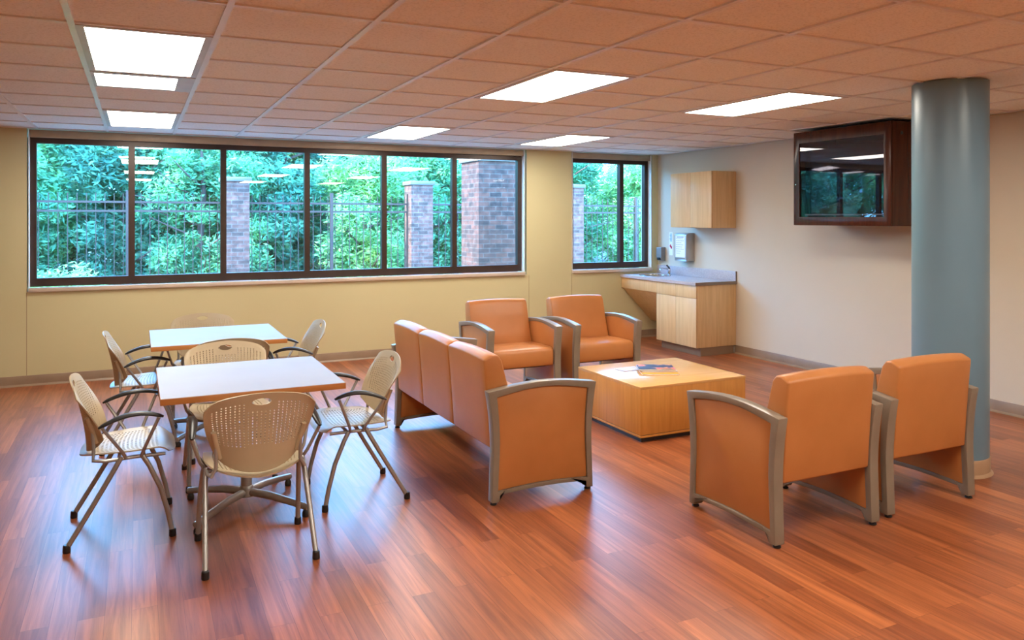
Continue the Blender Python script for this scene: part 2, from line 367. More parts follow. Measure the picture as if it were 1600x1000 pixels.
def window(idx, x0, x1, mull, label):
    """aluminium frame with its panes, set back in the opening"""
    yo = WY + 0.075; z0 = SZ + 0.04; z1 = HZ - 0.075; fw = 0.060; fd = 0.07
    root = empty('window_%d' % idx, ((x0 + x1) / 2, yo, z0)); tag(root, label, kind='structure')
    cx = (x0 + x1) / 2; cy = yo; cz = z0
    f = MB()
    def bx(a, b, c, d): f.box(a - cx, 0, b - cz, c - cx, fd, d - cz)
    bx(x0, z0, x1, z0 + fw + 0.022); bx(x0, z1 - fw, x1, z1 + 0.0)
    edges = [x0] + mull + [x1]
    zb, zt = z0 + fw + 0.022, z1 - fw
    bx(x0, zb, x0 + fw, zt); bx(x1 - fw, zb, x1, zt)
    for m in mull: bx(m - fw / 2, zb, m + fw / 2, zt)
    f.build('window_frame', M['frame_dark'], root, smooth=False)
    for a, b in zip(edges[:-1], edges[1:]):
        aa = a + (fw if a == x0 else fw / 2); bb = b - (fw if b == x1 else fw / 2)
        p = MB().box(aa - cx - 0.004, 0.030, z0 + fw - cz, bb - cx + 0.004, 0.036, z1 - fw - cz + 0.004).build('pane', M['glass'], root, smooth=False)
    # white jamb linings, sill and the blind's head rail
    for a, s in ((x0, 0), (x1, 1)):
        j = MB().box((a if s == 0 else a - 0.006) - cx, WY - cy - 0.001, SZ - cz + 0.04, (a + 0.006 if s == 0 else a) - cx, 0.0, HZ - cz - 0.01)
        j.build('jamb', M['jamb'], root, smooth=False)
    MB().box(x0 - 0.0 - cx, WY - cy - 0.028, SZ - cz - 0.006, x1 - cx, 0.0, SZ + 0.036 - cz).build('window_sill', M['sill'], root, bevel=0.005)
    hr = MB().box(x0 + 0.008 - cx, -0.055, z1 - cz - 0.008, x1 - 0.008 - cx, -0.002, HZ - cz - 0.008)
    hr.build('blind_rail', M['blind'], root, bevel=0.004)
    return root
ms = [(-0.941 + 0.05) + 0.884 * k for k in range(1, 6)]
window(1, W1[0] + 0.012, W1[1] - 0.03, [-0.05, 0.835, 1.72, 2.61, 3.49], 'long dark framed window of six panes in the yellow wall')
window(2, W2[0] + 0.01, W2[1] - 0.01, [5.915], 'short dark framed window of two panes beside the corner')

# round column
cc = MB(); cc.lathe([(0.222, 0.0), (0.222, CZ)], 64)
col = cc.build('column', M['column']); col.location = (4.752, 3.330, 0)
tag(col, 'round blue-grey column standing behind the armchairs', kind='structure')
cb = MB(); cb.lathe([(0.243, 0.0), (0.240, 0.006), (0.228, 0.018), (0.2265, 0.10), (0.223, 0.106)], 64)
cb.build('base_band', M['band'], col)

# ------------------------------------------------------------------ ceiling lights
def ceiling_light(i, j, n, label, m=(0.034, 0.03, 0.034, 0.03)):
    x = GX + i * T; y = GY + j * T; L = T * n
    root = empty('ceiling_light', (x + T / 2, y + L / 2, CZ)); tag(root, label, 'ceiling light', 'recessed ceiling lights')
    hx, hy = T / 2 - 0.015, L / 2 - 0.013; a, b, c, d = -hx + m[0], -hy + m[1], hx - m[2], hy - m[3]
    MB().ring([(-hx, -hy), (hx, -hy), (hx, hy), (-hx, hy)], [(a, b), (c, b), (c, d), (a, d)], -0.006, 0.005, 'z').build('light_frame', M['lamp_frame'], root, smooth=False)
    MB().box(a, b, -0.003, c, d, 0.004).build('diffuser', M['lamp'], root, smooth=False)
    return root
ceiling_light(0, 1, 2, 'largest bright ceiling panel, at the upper left, nearest of the row of three')
ceiling_light(0, 3, 1, 'short ceiling panel joined behind the large upper left one', (0.02, 0.06, 0.10, 0.05))
ceiling_light(0, 6, 2, 'ceiling panel next to the window, above the left end of the long window')
ceiling_light(4, 1, 2, 'bright ceiling panel in the middle of the room, above the sofa')
ceiling_light(4, 6, 2, 'small looking ceiling panel above the middle of the long window')
ceiling_light(7, 1, 2, 'bright ceiling panel in front of the wall mounted television cabinet')
ceiling_light(7, 6, 2, 'ceiling panel above the wall pier between the two windows')
for i in (0, 4, 7):
    for j in (-4, -9):
        ceiling_light(i, j, 2, 'ceiling panel in the part of the room behind the viewer')

# ------------------------------------------------------------------ tables
def make_table():
    root = empty('square_table')
    MB().box(-0.45, -0.445, 0.708, 0.45, 0.445, 0.7395).build('edge_band', M['edge'], root, bevel=0.002)
    MB().box(-0.4475, -0.4425, 0.738, 0.4475, 0.4425, 0.7405).build('tabletop', M['top'], root, smooth=False)
    b = MB(); b.box(-0.15, -0.15, 0.698, 0.15, 0.15, 0.708); b.box(-0.03, -0.30, 0.68, 0.03, 0.30, 0.70); b.box(-0.30, -0.03, 0.684, 0.30, 0.03, 0.70)
    b.build('top_plate', M['steel'], root, bevel=0.003)
    MB().tube([(0, 0, 0.08), (0, 0, 0.70)], 0.030, 24).build('post', M['steel'], root)
    MB().lathe([(0.036, 0.066), (0.040, 0.070), (0.040, 0.112), (0.034, 0.125), (0.031, 0.128)], 24).build('hub', M['steel'], root)
    for k in range(4):
        a = PI / 4 + k * PI / 2; c, s = math.cos(a), math.sin(a)
        arm = MB().tube([(0.03 * c, 0.03 * s, 0.092), (0.16 * c, 0.16 * s, 0.086), (0.30 * c, 0.30 * s, 0.067), (0.40 * c, 0.40 * s, 0.051)], [0.022, 0.021, 0.019, 0.017], 14).build('base_arm', M['steel'], root)
        MB().lathe([(0.017, 0.0), (0.019, 0.004), (0.019, 0.022), (0.012, 0.036)], 16, 0.385 * c, 0.385 * s).build('foot_glide', M['black'], arm)
    return root
table = make_table(); table.location = (0.55, 4.56, 0)
tag(table, 'near square table with white top and wooden edge', 'table', 'square white tables')
table2 = copy_tree(table); table2.location = (0.535, 6.26, 0)
tag(table2, 'far square table with white top, closer to the window', 'table', 'square white tables')

# ------------------------------------------------------------------ perforated stacking chair (faces +y)
def shell_mesh(us, vs, surf, hole, thick, handle=None):
    """grid over (u, v) with holes, thickened along its normal; returns an MB"""
    nu, nv = len(us), len(vs)
    bm = bmesh.new()
    grid = [[bm.verts.new(surf(u, v)) for u in us] for v in vs]
    for j in range(nv - 1):
        for i in range(nu - 1):
            uc, vc = (us[i] + us[i + 1]) / 2, (vs[j] + vs[j + 1]) / 2
            if hole(i, j, uc, vc): continue
            if handle:
                p = surf(uc, vc)
                if ((p[0]) / handle[1]) ** 2 + ((p[2] - handle[0]) / handle[2]) ** 2 < 1: continue
            bm.faces.new((grid[j][i], grid[j][i + 1], grid[j + 1][i + 1], grid[j + 1][i]))
    if handle:
        for e in bm.edges:
            if len(e.link_faces) == 1:
                for v in e.verts:
                    q = math.hypot(v.co.x / handle[1], (v.co.z - handle[0]) / handle[2])
                    if 0.4 < q < 1.5: v.co.x /= q; v.co.z = handle[0] + (v.co.z - handle[0]) / q
    bmesh.ops.delete(bm, geom=[v for v in bm.verts if not v.link_faces], context='VERTS')
    bm.normal_update()
    base = list(bm.faces)
    ret = bmesh.ops.solidify(bm, geom=base, thickness=thick)
    return bm
def bm_obj(bm, name, m, parent, angle=50):
    bmesh.ops.recalc_face_normals(bm, faces=bm.faces)
    me = bpy.data.meshes.new(name); bm.to_mesh(me); bm.free(); me.materials.append(m)
    me.shade_smooth(); me.set_sharp_from_angle(angle=math.radians(angle))
    o = bpy.data.objects.new(name, me); COL.objects.link(o); o.parent = parent; return o

def lines(n, frac, lo, hi):
    """cell borders with a narrow cell (the hole) in each pitch"""
    out = [lo]; p = (hi - lo) / n
    for k in range(n):
        a = lo + (k + 0.5 - frac / 2) * p; out += [a, a + frac * p]
    out.append(hi); return out
BZ0, BZ1 = 0.425, 0.808
def back_surf(u, v):
    au = abs(u)
    zt = BZ1 - 0.040 * au ** 2 - 0.034 * au ** 10; zb = BZ0 + 0.055 * au ** 2 + 0.03 * au ** 6
    z = zb + (zt - zb) * v
    w = 0.198 + 0.054 * math.sin(min(1, max(0, v)) * PI * 0.5) - 0.006 * v ** 8
    x = u * w
    y = -0.165 - 0.075 * v ** 1.7 + (0.085 - 0.045 * v) * au ** 2.2
    return (x, y, z)
def seat_surf(u, v):
    # v 0 = rear edge, 1 = front edge
    au = abs(u)
    rear = -0.195 + 0.11 * au ** 3; front = 0.255 - 0.035 * au ** 4
    y = rear + (front - rear) * v
    w = 0.205 + 0.028 * math.sin(PI * min(1, v * 0.9)) - 0.02 * max(0, v - 0.85) / 0.15 * 0.5
    x = u * w
    z = 0.435 + 0.014 * au ** 2 - 0.022 * (1 - v) ** 3 * (1 - au) - 0.012 * math.sin(PI * v) * (1 - au ** 2) - 0.035 * max(0, (v - 0.80) / 0.20) ** 2 + 0.010 * v
    return (x, y, z)
def make_chair():
    root = empty('stacking_chair')
    us = lines(23, 0.29, -0.90, 0.90); us = [-1.0, -0.97] + us + [0.97, 1.0]
    vl = lines(18, 0.50, 0.27, 0.93); vs = [0, 0.05, 0.12, 0.2] + vl + [0.945, 0.958, 0.97, 0.985, 1.0]
    def hole_b(i, j, u, v):
        if not (2 <= i < 2 + len(us) - 5 and 4 <= j < 4 + len(vl) - 1): return False
        ii, jj = i - 2, j - 4
        if ii % 2 == 0 or jj % 2 == 0: return False
        return v < 0.90 - 0.06 * abs(u) ** 3 and v > 0.29 + 0.05 * (1 - abs(u)) and not (abs(u) < 0.27 and v > 0.79)
    bm = shell_mesh(us, vs, back_surf, hole_b, 0.006, (0.7665, 0.043, 0.0165))
    back = bm_obj(bm, 'backrest', M['shell'], root)
    # the sleeves moulded into the back at both sides
    us2 = lines(21, 0.34, -0.84, 0.84); us2 = [-1.0, -0.94] + us2 + [0.94, 1.0]
    vl2 = lines(15, 0.55, 0.16, 0.82); vs2 = [0, 0.03, 0.08] + vl2 + [0.86, 0.9, 0.94, 0.97, 1.0]
    def hole_s(i, j, u, v):
        if not (2 <= i < 2 + len(us2) - 5 and 3 <= j < 3 + len(vl2) - 1): return False
        return (i - 2) % 2 == 1 and (j - 3) % 2 == 1
    bm = shell_mesh(us2, vs2, seat_surf, hole_s, 0.007)
    bm_obj(bm, 'seat', M['shell'], root)
    for s in (-1, 1):
        q = [back_surf(0.86 * s, v) for v in (0.06, 0.3, 0.52)]
        MB().tube([(p[0], p[1] - 0.007, p[2]) for p in q], 0.0125, 12).build('back_sleeve', M['shell'], back)
    fr = MB()
    for s in (-1, 1):
        # side rail carries on up into the sleeve
        q = back_surf(0.86 * s, 0.30)
        fr.tube([(0.205 * s, 0.20, 0.412), (0.222 * s, 0.06, 0.418), (0.222 * s, -0.07, 0.412), (0.212 * s, -0.125, 0.418), (q[0], q[1] + 0.0, 0.455), (q[0], q[1] - 0.007, q[2])], 0.009, 10)
    for y in (0.10, -0.01): fr.tube([(-0.222, y, 0.412), (0.222, y, 0.412)], 0.009, 10)
    fr.build('seat_frame', M['steel'], root)
    for s in (-1, 1):
        lg = MB().tube([(0.222 * s, 0.095, 0.420), (0.230 * s, 0.125, 0.37), (0.238 * s, 0.178, 0.25), (0.243 * s, 0.213, 0.12), (0.245 * s, 0.232, 0.02)], 0.0125, 12, ry=1.0).build('leg', M['steel'], root)
        MB().lathe([(0.0165, 0), (0.018, 0.004), (0.017, 0.034), (0.0135, 0.038)], 14, 0.245 * s, 0.233).build('foot_cap', M['black'], lg)
        lg = MB().tube([(0.222 * s, 0.0, 0.425), (0.230 * s, -0.03, 0.37), (0.238 * s, -0.125, 0.205), (0.245 * s, -0.235, 0.02)], 0.0125, 12).build('leg', M['steel'], root)
        MB().lathe([(0.0165, 0), (0.018, 0.004), (0.017, 0.034), (0.0135, 0.038)], 14, 0.245 * s, -0.236).build('foot_cap', M['black'], lg)
        ar = MB()
        ar.tube([(0.230 * s, 0.02, 0.418), (0.252 * s, 0.005, 0.455), (0.292 * s, -0.078, 0.585), (0.292 * s, -0.086, 0.603)], 0.0085, 10)
        ar.tube([(0.230 * s, 0.09, 0.420), (0.252 * s, 0.10, 0.455), (0.290 * s, 0.160, 0.600), (0.290 * s, 0.168, 0.618)], 0.0085, 10)
        ar = ar.build('arm_bracket', M['steel'], root)
        pts = []
        for k in range(15):
            t = k / 14; y = -0.100 + 0.290 * t
            z = 0.606 + 0.058 * math.sin(PI * (0.10 + 0.66 * t)) - 0.018 * (1 - t) ** 2 - 0.012 * t ** 2
            pts.append(((0.293 - 0.014 * math.sin(PI * t)) * s, y, z - 0.012))
        rs = [0.008] + [0.0135 + 0.006 * math.sin(PI * k / 14) for k in range(1, 14)] + [0.009]
        MB().tube(pts, rs, 14, ry=0.62).build('arm_pad', M['black'], ar)
    return root
chair = make_chair()
G = 'beige perforated chairs around the two square tables'
spots = [
    (0.52, 3.97, 0, 'perforated beige armchair in the foreground, seen from behind at the near table'),
    (-0.07, 4.565, -PI / 2, 'perforated beige armchair at the left side of the near table, its seat fully in view'),
    (1.165, 4.555, PI / 2, 'perforated beige armchair right of the near table, between it and the sofa'),
    (0.52, 5.19, PI, 'perforated beige armchair behind the near table, facing the viewer'),
    (0.575, 5.76, 0, 'beige armchair tucked in back to back behind the one facing the viewer'),
    (0.02, 6.24, -PI / 2, 'beige armchair at the left side of the far table'),
    (1.09, 6.22, PI / 2, 'beige armchair at the right side of the far table'),
    (0.50, 6.88, PI, 'beige armchair behind the far table, closest to the yellow wall'),
]
for k, (x, y, a, lab) in enumerate(spots):
    o = chair if k == 0 else copy_tree(chair)
    o.location = (x, y, 0); o.rotation_euler = (0, 0, a); tag(o, lab, 'chair', G)

# ------------------------------------------------------------------ upholstered seating (faces +y)
def side_outlines():
    out, inn = [], []
    def half(z):       # half depth of the outside at height z (bowed posts)
        t = (z - 0.30) / 0.34
        return 0.318 + 0.033 * max(0, t) ** 2 + 0.010 * max(0, -t * 1.2)
    zs = [0.018 + (0.64 - 0.018) * k / 10 for k in range(11)]
    for z in zs: out.append((half(z), z))                 # front post, going up
    for k in range(1, 12):
        t = k / 12; y = half(0.64) * (1 - 2 * t); out.append((y, 0.64 + 0.034 * math.sin(PI * t)))
    for z in reversed(zs): out.append((-half(z), z))
    for k in range(1, 12):
        t = k / 12; y = -half(0.05) * (1 - 2 * t); out.append((y, 0.055 + 0.014 * math.sin(PI * t)))
    n0 = len(out) - 11; hb = half(0.02)
    out[n0] = (-hb + 0.040, 0.018); out[n0 + 1] = (-hb + 0.044, 0.058); out[-1] = (hb - 0.040, 0.018); out[-2] = (hb - 0.044, 0.058)
    zi = [0.078 + (0.607 - 0.078) * k / 10 for k in range(11)]
    for z in zi: inn.append((half(z) - 0.034 - 0.014 * (z / 0.64) ** 2, z))
    h = half(0.607) - 0.048
    for k in range(1, 12):
        t = k / 12; inn.append((h * (1 - 2 * t), 0.607 + 0.036 * math.sin(PI * t)))
    for z in reversed(zi): inn.append((-(half(z) - 0.034 - 0.014 * (z / 0.64) ** 2), z))
    h = half(0.078) - 0.034
    for k in range(1, 12):
        t = k / 12; inn.append((-h * (1 - 2 * t), 0.078 + 0.014 * math.sin(PI * t)))
    return out, inn
def loft(prof, x0, x1, crown=0.0, zc=0.6, n=8, bulge=0.0):
    mb = MB(); vs = []; k = len(prof); fs = []
    for i in range(n + 1):
        u = -1 + 2 * i / n; x = x0 + (x1 - x0) * i / n; c = 1 - u * u
        for (y, z) in prof:
            zz = z + (crown * c * (z - zc) / (0.85 - zc) if z > zc else 0)
            yy = y + (bulge * c if y > -0.2 else -bulge * 0.5 * c)
            vs.append((x, yy, zz))
    for i in range(n):
        for j in range(k):
            fs.append((i * k + j, i * k + (j + 1) % k, (i + 1) * k + (j + 1) % k, (i + 1) * k + j))
    fs.append(tuple(range(k))); fs.append(tuple(reversed(range(n * k, n * k + k))))
    return mb.add(vs, fs)
BACK_PROF = [(-0.312, 0.305), (-0.325, 0.50), (-0.342, 0.70), (-0.352, 0.812), (-0.30, 0.836), (-0.262, 0.832), (-0.238, 0.80), (-0.20, 0.66), (-0.165, 0.54), (-0.13, 0.44), (-0.13, 0.40), (-0.20, 0.305)]
SEAT_PROF = [(0.292, 0.285), (0.302, 0.33), (0.300, 0.41), (0.285, 0.440), (0.25, 0.452), (0.05, 0.450), (-0.128, 0.442), (-0.20, 0.40), (-0.20, 0.285)]
def make_seating(name, n):
    """n seats side by side between two framed side panels"""
    root = empty(name); sw = 0.578 if n > 1 else 0.606; W = sw * n; fw = 0.062
    out, inn = side_outlines()
    for s in (-1, 1):
        x0 = s * (W / 2 + 0.001); x1 = s * (W / 2 + fw)
        fr = MB().ring(out, inn, min(x0, x1), max(x0, x1), 'x').build('side_frame', M['taupe'], root, bevel=0.003, seg=2)
        xa, xb = s * (W / 2 + 0.004), s * (W / 2 + fw - 0.012)
        ins = [(y * 0.999, 0.345 + (z - 0.345) * 0.999) for y, z in inn]
        MB().prism(ins, min(xa, xb), max(xa, xb), 'x').build('side_panel', M['leather'], root, bevel=0.005, seg=2)
        xm = (x0 + x1) / 2
        for y in (-0.308, 0.308):
            MB().lathe([(0.018, 0.0), (0.020, 0.003), (0.019, 0.010), (0.011, 0.014), (0.011, 0.019)], 16, xm, y).build('foot_glide', M['black'], fr)
    for k in range(n):
        a = -W / 2 + sw * k; g_ = 0.003
        loft(SEAT_PROF, a + g_, a + sw - g_, 0, n=6).build('seat', M['leather'], root, bevel=0.012, seg=3)
        loft(BACK_PROF, a + g_, a + sw - g_, 0.012, zc=0.60, n=8, bulge=0.006).build('backrest', M['leather'], root, bevel=0.012, seg=3)
    MB().box(-W / 2, 0.10, 0.250, W / 2, 0.14, 0.284).build('seat_rail', M['black'], root)
    MB().box(-W / 2, -0.16, 0.250, W / 2, -0.12, 0.284).build('seat_rail', M['black'], root)
    return root
sofa = make_seating('sofa', 3); sofa.location = (2.118, 4.905, 0); sofa.rotation_euler = (0, 0, -PI / 2)
tag(sofa, 'three seat orange sofa with taupe framed ends, its back to the dining tables', 'sofa')
arm = make_seating('lounge_armchair', 1)
AG = 'orange lounge armchairs around the coffee table'
for k, (x, y, a, lab) in enumerate((
    (3.160, 3.190, 0, 'orange armchair in the foreground beside its twin, its side panel and back toward the viewer'),
    (3.992, 3.225, 0, 'orange armchair in front of the blue-grey column, seen from behind'),
    (3.095, 6.492, PI, 'orange armchair facing the viewer, left one of the pair behind the sofa'),
    (3.955, 6.480, PI, 'orange armchair facing the viewer, right one of the pair, nearer the sink counter'))):
    o = arm if k == 0 else copy_tree(arm)
    o.location = (x, y, 0); o.rotation_euler = (0, 0, a); tag(o, lab, 'armchair', AG)

# ------------------------------------------------------------------ coffee table and magazines
ct = empty('coffee_table', (3.735, 5.07, 0)); tag(ct, 'low cube shaped maple coffee table between sofa and armchairs', 'coffee table')
cw, cd = 0.487, 0.435
MB().box(-cw + 0.03, -cd + 0.03, 0.0, cw - 0.03, cd - 0.03, 0.036).build('plinth', M['black'], ct, smooth=False)
MB().box(-cw, -cd, 0.036, cw, cd, 0.052).build('bottom_strip', M['maple_dark'], ct, bevel=0.0015)
MB().box(-cw, -cd, 0.056, cw, cd, 0.383).build('body', M['maple_dark'], ct, bevel=0.0015)
MB().box(-cw + 0.004, -cd + 0.004, 0.05, cw - 0.004, cd - 0.004, 0.058).build('reveal', M['black'], ct, smooth=False)
MB().box(-cw - 0.001, -cd - 0.001, 0.383, cw + 0.001, cd + 0.001, 0.402).build('tabletop', M['maple_top'], ct, bevel=0.0015)

def mag_cover(name, cols, sc, p0=0.30):
    m, nt, b = mat(name); v = coords(nt, sc); n = nd(nt, 'ShaderNodeTexNoise'); n.inputs['Scale'].default_value = 1; n.inputs['Detail'].default_value = 2
    nt.links.new(v, n.inputs['Vector']); r = nd(nt, 'ShaderNodeValToRGB'); r.color_ramp.interpolation = 'LINEAR'
    e = r.color_ramp.elements; e[0].position = p0; e[0].color = c4(cols[0]); e[1].position = 0.72; e[1].color = c4(cols[-1])
    for k, c in enumerate(cols[1:-1]): q = e.new(p0 + (0.72 - p0) * (k + 1) / (len(cols) - 1)); q.color = c4(c)
    nt.links.new(n.outputs[0], r.inputs[0]); nt.links.new(r.outputs[0], b.inputs['Base Color']); b.inputs['Roughness'].default_value = 0.5; b.inputs['Specular IOR Level'].default_value = 0.3; return m
def magazine(x, y, z, a, w, d, t, mcover, label, lift=0.0):
    root = empty('magazine', (x, y, z), a); tag(root, label, 'magazine', 'magazines on the coffee table')
    MB().box(-w / 2 + 0.002, -d / 2 + 0.002, 0.0008, w / 2 - 0.002, d / 2 - 0.002, t - 0.001).build('pages', M['paper'], root, smooth=False)
    nseg = 10; vs = []; fs = []
    for i in range(nseg + 1):
        u = i / nseg; zz = t - 0.001 + lift * (u ** 3); vs += [(-w / 2 + w * u, -d / 2, zz), (-w / 2 + w * u, d / 2, zz), (-w / 2 + w * u, -d / 2, zz + 0.0008), (-w / 2 + w * u, d / 2, zz + 0.0008)]
    for i in range(nseg):
        o = i * 4; fs += [(o, o + 1, o + 5, o + 4), (o + 2, o + 6, o + 7, o + 3), (o, o + 4, o + 6, o + 2), (o + 1, o + 3, o + 7, o + 5)]
    fs += [(0, 2, 3, 1), (nseg * 4, nseg * 4 + 1, nseg * 4 + 3, nseg * 4 + 2)]
    MB().add(vs, fs).build('cover', mcover, root)
    MB().box(-w / 2, -d / 2, 0.0, w / 2, d / 2, 0.0008).build('back_cover', mcover, root, smooth=False)
    return root
mc1 = mag_cover('cover_orange', [(0.75, 0.30, 0.03), (0.85, 0.42, 0.06), (0.80, 0.36, 0.05)], (4, 4, 4))
mc2 = mag_cover('cover_grey', [(0.35, 0.30, 0.28), (0.50, 0.45, 0.42), (0.42, 0.38, 0.38)], (6, 6, 6))
mc3 = mag_cover('cover_dark', [(0.02, 0.012, 0.03), (0.05, 0.02, 0.08), (0.65, 0.25, 0.05), (0.70, 0.06, 0.05), (0.28, 0.10, 0.38)], (9, 9, 9), 0.50)
mc4 = mag_cover('cover_pale', [(0.42, 0.36, 0.40), (0.55, 0.50, 0.55), (0.60, 0.56, 0.58)], (8, 8, 8))
MZ = 0.4028
AX = -0.4481
magazine(3.685, 5.020, MZ, AX, 0.285, 0.215, 0.011, mc1, 'orange covered magazine at the bottom of the stack on the coffee table')
magazine(3.705, 5.062, MZ + 0.0118, AX + 0.06, 0.28, 0.20, 0.010, mc2, 'grey covered magazine in the middle of the stack on the coffee table')
magazine(3.700, 5.075, MZ + 0.0226, AX - 0.03, 0.285, 0.20, 0.012, mc3, 'dark magazine with red and purple cover, topmost on the coffee table')
magazine(3.560, 5.235, MZ, AX + 0.5, 0.20, 0.13, 0.004, mc4, 'thin pale leaflet lying left of the magazine stack on the coffee table')

# ------------------------------------------------------------------ cabinets and sink counter on the right wall
uc = empty('wall_cabinet', (RX, 7.64, 1.50)); tag(uc, 'maple wall cabinet with two doors above the sink counter', 'cabinet')
MB().box(-0.352, -0.39, 0.0, -0.001, 0.39, 0.675).build('cabinet_body', M['maple'], uc, bevel=0.001)
for s in (-1, 1):
    MB().box(-0.372, 0.0015 if s > 0 else -0.389, 0.003, -0.3535, 0.389 if s > 0 else -0.0015, 0.672).build('door', M['maple'], uc, bevel=0.0015)
CXF = 5.862
bc = empty('base_cabinet', (RX, 7.635, 0)); tag(bc, 'maple base cabinet with two doors under the right end of the counter', 'cabinet')
fx = CXF - RX
MB().box(fx + 0.02, -0.385, 0.10, -0.001, 0.385, 0.828).build('cabinet_body', M['maple'], bc, bevel=0.001)
MB().box(fx + 0.075, -0.372, 0.0, -0.03, 0.375, 0.0995).build('toe_kick', M['base'], bc, smooth=False)
for s in (-1, 1):
    a, b = (0.0015, 0.384) if s > 0 else (-0.384, -0.0015)
    MB().box(fx, a, 0.102, fx + 0.0185, b, 0.672).build('door', M['maple'], bc, bevel=0.0015)
    MB().box(fx, a, 0.676, fx + 0.0185, b, 0.826).build('drawer_front', M['maple'], bc, bevel=0.0015)
cn = empty('sink_counter', (RX, 8.02, 0.83)); tag(cn, 'grey counter with raised backsplash and knee space under the corner window', 'counter')
def rect_hole(x0, y0, x1, y1, cx, cy, rx, ry, z0, z1):
    """slab with an oval opening"""
    n = 48; outer = []; inner = []
    for k in range(n):
        t = 2 * PI * k / n; c, s = math.cos(t), math.sin(t); inner.append((cx + rx * c, cy + ry * s))
        kx = ((x1 - cx) if c > 0 else (cx - x0)) / max(abs(c), 1e-6); ky = ((y1 - cy) if s > 0 else (cy - y0)) / max(abs(s), 1e-6); q = min(kx, ky)
        outer.append((cx + c * q, cy + s * q))
    for px, py in ((x0, y0), (x0, y1), (x1, y0), (x1, y1)):
        k = min(range(n), key=lambda i: math.hypot(outer[i][0] - px, outer[i][1] - py)); outer[k] = (px, py)
    return MB().ring(outer, inner, z0, z1, 'z')
rect_hole(fx - 0.022, -0.785, -0.001, WY - 8.02 - 0.001, -0.34, 0.39, 0.172, 0.21, 0.0, 0.036).build('worktop', M['counter'], cn, smooth=False)
MB().box(-0.021, -0.785, 0.0365, -0.001, WY - 8.02 - 0.001, 0.150).build('backsplash', M['counter'], cn, bevel=0.002)
MB().box(-0.0215, -0.7875, 0.0, -0.0005, -0.7852, 0.151).build('backsplash_end', M['counter_edge'], cn, smooth=False)
MB().box(fx - 0.022, -0.7875, -0.001, -0.022, -0.7852, 0.036).build('worktop_end', M['counter_edge'], cn, smooth=False)
MB().box(fx, 0.002, -0.145, fx + 0.0185, WY - 8.02 - 0.002, -0.001).build('apron', M['maple'], cn, bevel=0.0015)
MB().prism([(fx + 0.019, -0.145), (fx + 0.06, -0.145), (-0.10, -0.60), (-0.13, -0.60)], 0.004, WY - 8.02 - 0.004, 'y').build('pipe_shield', M['maple'], cn, bevel=0.001)
sk = empty('sink', (RX - 0.34, 8.41, 0.866)); tag(sk, 'oval stainless steel sink set in the grey counter', 'sink')
MB().lathe([(1.12, 0.0), (1.12, 0.004), (1.06, 0.0065), (0.985, 0.004), (0.96, -0.03), (0.90, -0.11), (0.70, -0.145), (0.12, -0.15), (0.10, -0.155), (0.0001, -0.155)], 48, sx=0.172, sy=0.21).build('basin', M['chrome'], sk)
fc = empty('faucet', (RX - 0.105, 8.41, 0.8665)); tag(fc, 'small chrome and black faucet behind the oval sink', 'faucet')
MB().lathe([(0.030, 0), (0.030, 0.008), (0.020, 0.014), (0.018, 0.07), (0.016, 0.082)], 20).build('faucet_body', M['chrome'], fc)
MB().tube([(0, 0, 0.05), (-0.05, 0, 0.085), (-0.12, 0, 0.095), (-0.15, 0, 0.075)], [0.014, 0.012, 0.011, 0.010], 12).build('spout', M['chrome'], fc)
MB().tube([(0, 0, 0.082), (-0.02, -0.015, 0.10), (-0.075, -0.05, 0.128)], [0.015, 0.013, 0.012], 10).build('lever', M['black'], fc)

# ------------------------------------------------------------------ dispensers, card, television cabinet
td = empty('towel_dispenser', (RX, 8.14, 1.065)); tag(td, 'steel paper towel dispenser with a printed sheet on its front, beside the window', 'towel dispenser')
MB().prism([(-0.136, 0.03), (-0.13, 0.0), (0, 0.0), (0, 0.36), (-0.10, 0.36), (-0.136, 0.335)], -0.12, 0.12, 'y').build('housing', M['brushed'], td, bevel=0.004)
sh = MB().box(-0.1375, -0.098, 0.045, -0.1362, 0.098, 0.325).build('printed_sheet', M['paper'], td, smooth=False)
tl = MB()
for k in range(8):
    z = 0.285 - k * 0.027; L_ = (0.14, 0.16, 0.11, 0.15, 0.13, 0.16, 0.10, 0.08)[k]
    for q in range(5):
        a = 0.08 - q * L_ / 5; tl.box(-0.1381, a - L_ / 5 * 0.72, z, -0.1374, a, z + 0.006)
tl.box(-0.1381, -0.07, 0.302, -0.1374, 0.07, 0.313)
tl.build('printed_text', M['ink'], sh, smooth=False)
sd = empty('soap_dispenser', (RX, 8.685, 1.04)); tag(sd, 'small grey soap dispenser on the wall next to the window', 'soap dispenser')
MB().prism([(-0.05, 0.0), (0, 0.0), (0, 0.185), (-0.066, 0.185), (-0.075, 0.175), (-0.075, 0.045)], -0.055, 0.055, 'y').build('housing', M['grey_plastic'], sd, bevel=0.004)
MB().box(-0.084, -0.03, 0.012, -0.05, 0.03, 0.045).build('push_bar', M['black'], sd, bevel=0.004)
cd_ = empty('notice_card', (RX, 8.51, 1.12)); tag(cd_, 'narrow white card with blue lettering and a red mark, between the two dispensers', 'card')
MB().box(-0.003, -0.035, 0.0, -0.0005, 0.035, 0.31).build('card', M['paper'], cd_, smooth=False)
tt = MB()
for k in range(7): tt.box(-0.0042, -0.022, 0.185 + k * 0.016, -0.0029, 0.012 + 0.006 * (k % 3), 0.194 + k * 0.016)
tt.build('lettering', M['teal_ink'], cd_, smooth=False)
hp = MB()
for dy, dz in ((0.010, 0.125), (-0.010, 0.105)):
    n = 14; hp.prism([(dy + 0.016 * math.cos(2 * PI * k / n), dz + 0.020 * math.sin(2 * PI * k / n)) for k in range(n)], -0.0042, -0.0029, 'x')
hp.build('red_mark', M['red'], cd_, smooth=False)

